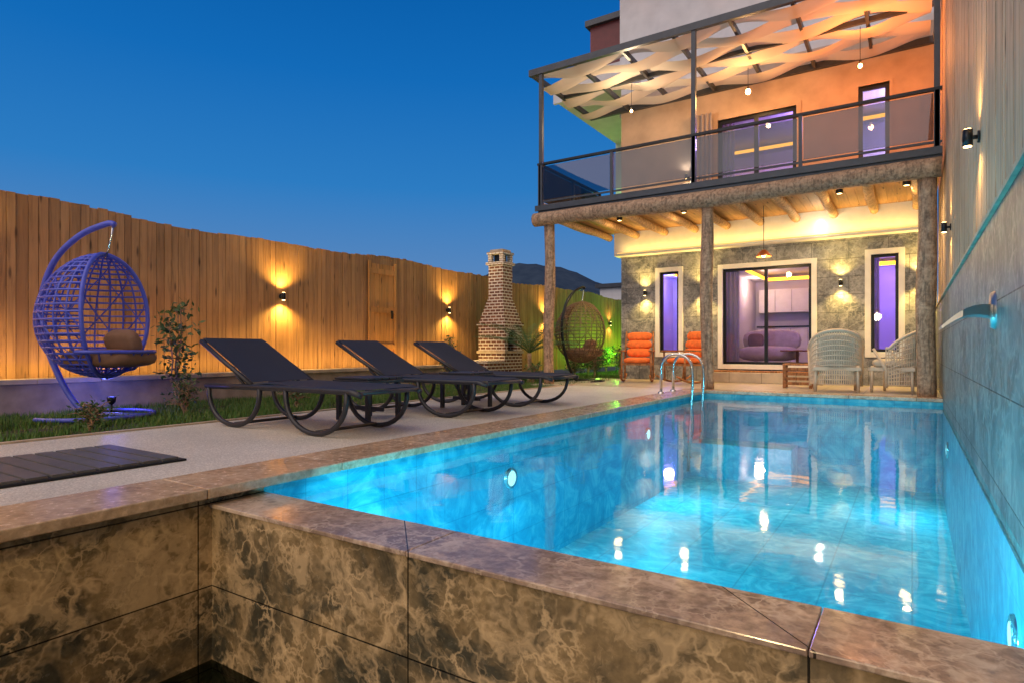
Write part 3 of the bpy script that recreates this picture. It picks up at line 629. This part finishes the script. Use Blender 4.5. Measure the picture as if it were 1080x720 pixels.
for i in range(15):m.box(-4.42,-3.58,.33+i*.107,.33+i*.107+.09,.012,.026,M_grate)
m.build('floor_grate')
m=MB()
for y in(8.75,9.3):
    pts=[(-3.1,y,0),(-3.1,y,.35)]+[(-2.87-.23*math.cos(a*math.pi/10),y,.38+.2*math.sin(a*math.pi/10)) for a in range(11)]+[(-2.63,y,.2),(-2.66,y,-.2),(-2.7,y,-1.1)]
    m.tube(pts,.021,M_inox,10);m.lathe([(.05,0),(.045,.02),(.02,.03)],(-3.1,y,.004),M_inox,12)
for z in(-.3,-.6,-.9):m.box(-2.74,-2.64,8.77,9.28,z-.015,z+.015,M_inox)
m.build('pool_ladder')
# waterfall spout
m=MB();vs=[];fs=[];n=16
for i in range(n+1):
    t=i/n;x=XR-.22*t;zz=.86+.015*math.sin(t*3)-.10*t*t;hw=.05+.15*min(1,t*1.6)**.6
    for s in(-1,1):
        for dz in(0,-.014-.05*(1-t)):vs.append((x,3.82+s*hw,zz+dz))
for i in range(n):
    a=i*4;b=a+4;fs+=[(a,b,b+2,a+2),(a+1,a+3,b+3,b+1),(a,a+1,b+1,b),(a+2,b+2,b+3,a+3)]
fs+=[(n*4,n*4+1,n*4+3,n*4+2)]
m.add(vs,fs,M_brush);m.lathe([(0,.02),(.085,.018),(.095,0)],(XR,3.82,.84),M_brush,20,Matrix.Rotation(R(-90),3,'Y'))
m.build('waterfall_spout')
# ------------------------------------------------------------ porch furniture
def armchair(x,y,rz):
    m=MB()
    for a in(-.29,.29):
        for b in(-.27,.27):m.tube([(a,b,0),(a*.97,b*.97,.4)],.022,M_wick,8)
    m.box(-.32,.32,-.31,.31,.33,.38,M_wick);m.pillow((0,.02,.44),(.58,.56,.14),M_beige)
    def P(t,z,k=0):
        a=math.pi*(1+ (t+1)/2);f=1+.1*z
        return (.35*math.cos(a)*f,.05+.37*math.sin(a)*f,z)
    hz=lambda t:.66+.27*max(0,math.cos(t*math.pi/2*1.1))**.7
    for r in range(12):
        pts=[]
        for k in range(25):
            t=-1+2*k/24;z=.12+(hz(t)-.12)*r/11;pts.append(P(t,z))
        m.tube(pts,.009 if r<11 else .026,M_wick,6)
    for k in range(37):
        t=-1+2*k/36;m.tube([P(t,.12),P(t,.4),P(t,hz(t))],.008,M_wick,5)
    for t in(-1,1):m.tube([P(t,.08),P(t,.35),(P(t,.66)[0],.22,.66)],.022,M_wick,8)
    m.pillow((0,-.2,.68),(.5,.14,.42),M_beige,Matrix.Rotation(R(10),3,'X'))
    return m.build('wicker_armchair',(x,y,0),rz)
armchair(-1.0,10.75,R(8));armchair(-.18,10.95,R(75))
def rocker(x,y,rz):
    m=MB()
    for s in(-.28,.28):
        m.tube([(s,-.45+.9*k/10,.03+.12*((k/10-.5)*2)**2) for k in range(11)],.02,M_furnwood,8)
        m.tube([(s,.25,.05),(s,.27,.6)],.018,M_furnwood,8);m.tube([(s,-.2,.05),(s,-.27,.6),(s*.95,-.38,1.0)],.018,M_furnwood,8);m.box(s-.035,s+.035,-.3,.34,.6,.63,M_furnwood)
    for z in(.36,):m.box(-.28,.28,-.24,.26,z-.02,z+.02,M_furnwood)
    for z in(.7,.95):m.tube([(-.28,-.28-(z-.6)*.27,z),(.28,-.28-(z-.6)*.27,z)],.016,M_furnwood,8)
    m.pillow((0,.03,.43),(.52,.5,.12),M_orange);Mr=Matrix.Rotation(R(15),3,'X')
    m.pillow((0,-.24,.58),(.5,.13,.17),M_orange,Mr);m.pillow((0,-.28,.74),(.5,.13,.17),M_orange,Mr);m.pillow((0,-.32,.9),(.5,.13,.17),M_orange,Mr)
    return m.build('rocking_chair',(x,y,0),rz)
rocker(-4.55,11.5,R(195));rocker(-3.62,11.55,R(150))
m=MB()
for a in(-.2,.2):
    for b in(-.2,.2):m.box(a-.025,a+.025,b-.025,b+.025,0,.38,M_furnwood)
for i in range(5):m.box(-.23,.23,-.23+i*.094,-.23+i*.094+.085,.38,.405,M_furnwood)
for z in(.08,.16,.24,.32):
    m.box(-.2,.2,-.22,-.205,z-.025,z+.025,M_furnwood);m.box(-.22,-.205,-.2,.2,z-.025,z+.025,M_furnwood);m.box(.205,.22,-.2,.2,z-.025,z+.025,M_furnwood)
m.build('coffee_table',(-1.62,11.35,0),R(5),bevel=.004)
# ------------------------------------------------------------ camera
cd=bpy.data.cameras.new('camera');cd.lens=21.5;cd.sensor_width=36;cd.shift_y=8/1080;cd.clip_end=3000;cd.clip_start=.05
co=bpy.data.objects.new('camera',cd);S.collection.objects.link(co);co.location=(0,0,.65);co.rotation_euler=(R(90),0,R(33.2));S.camera=co
S.view_settings.view_transform='Standard';S.view_settings.look='None';S.view_settings.exposure=0
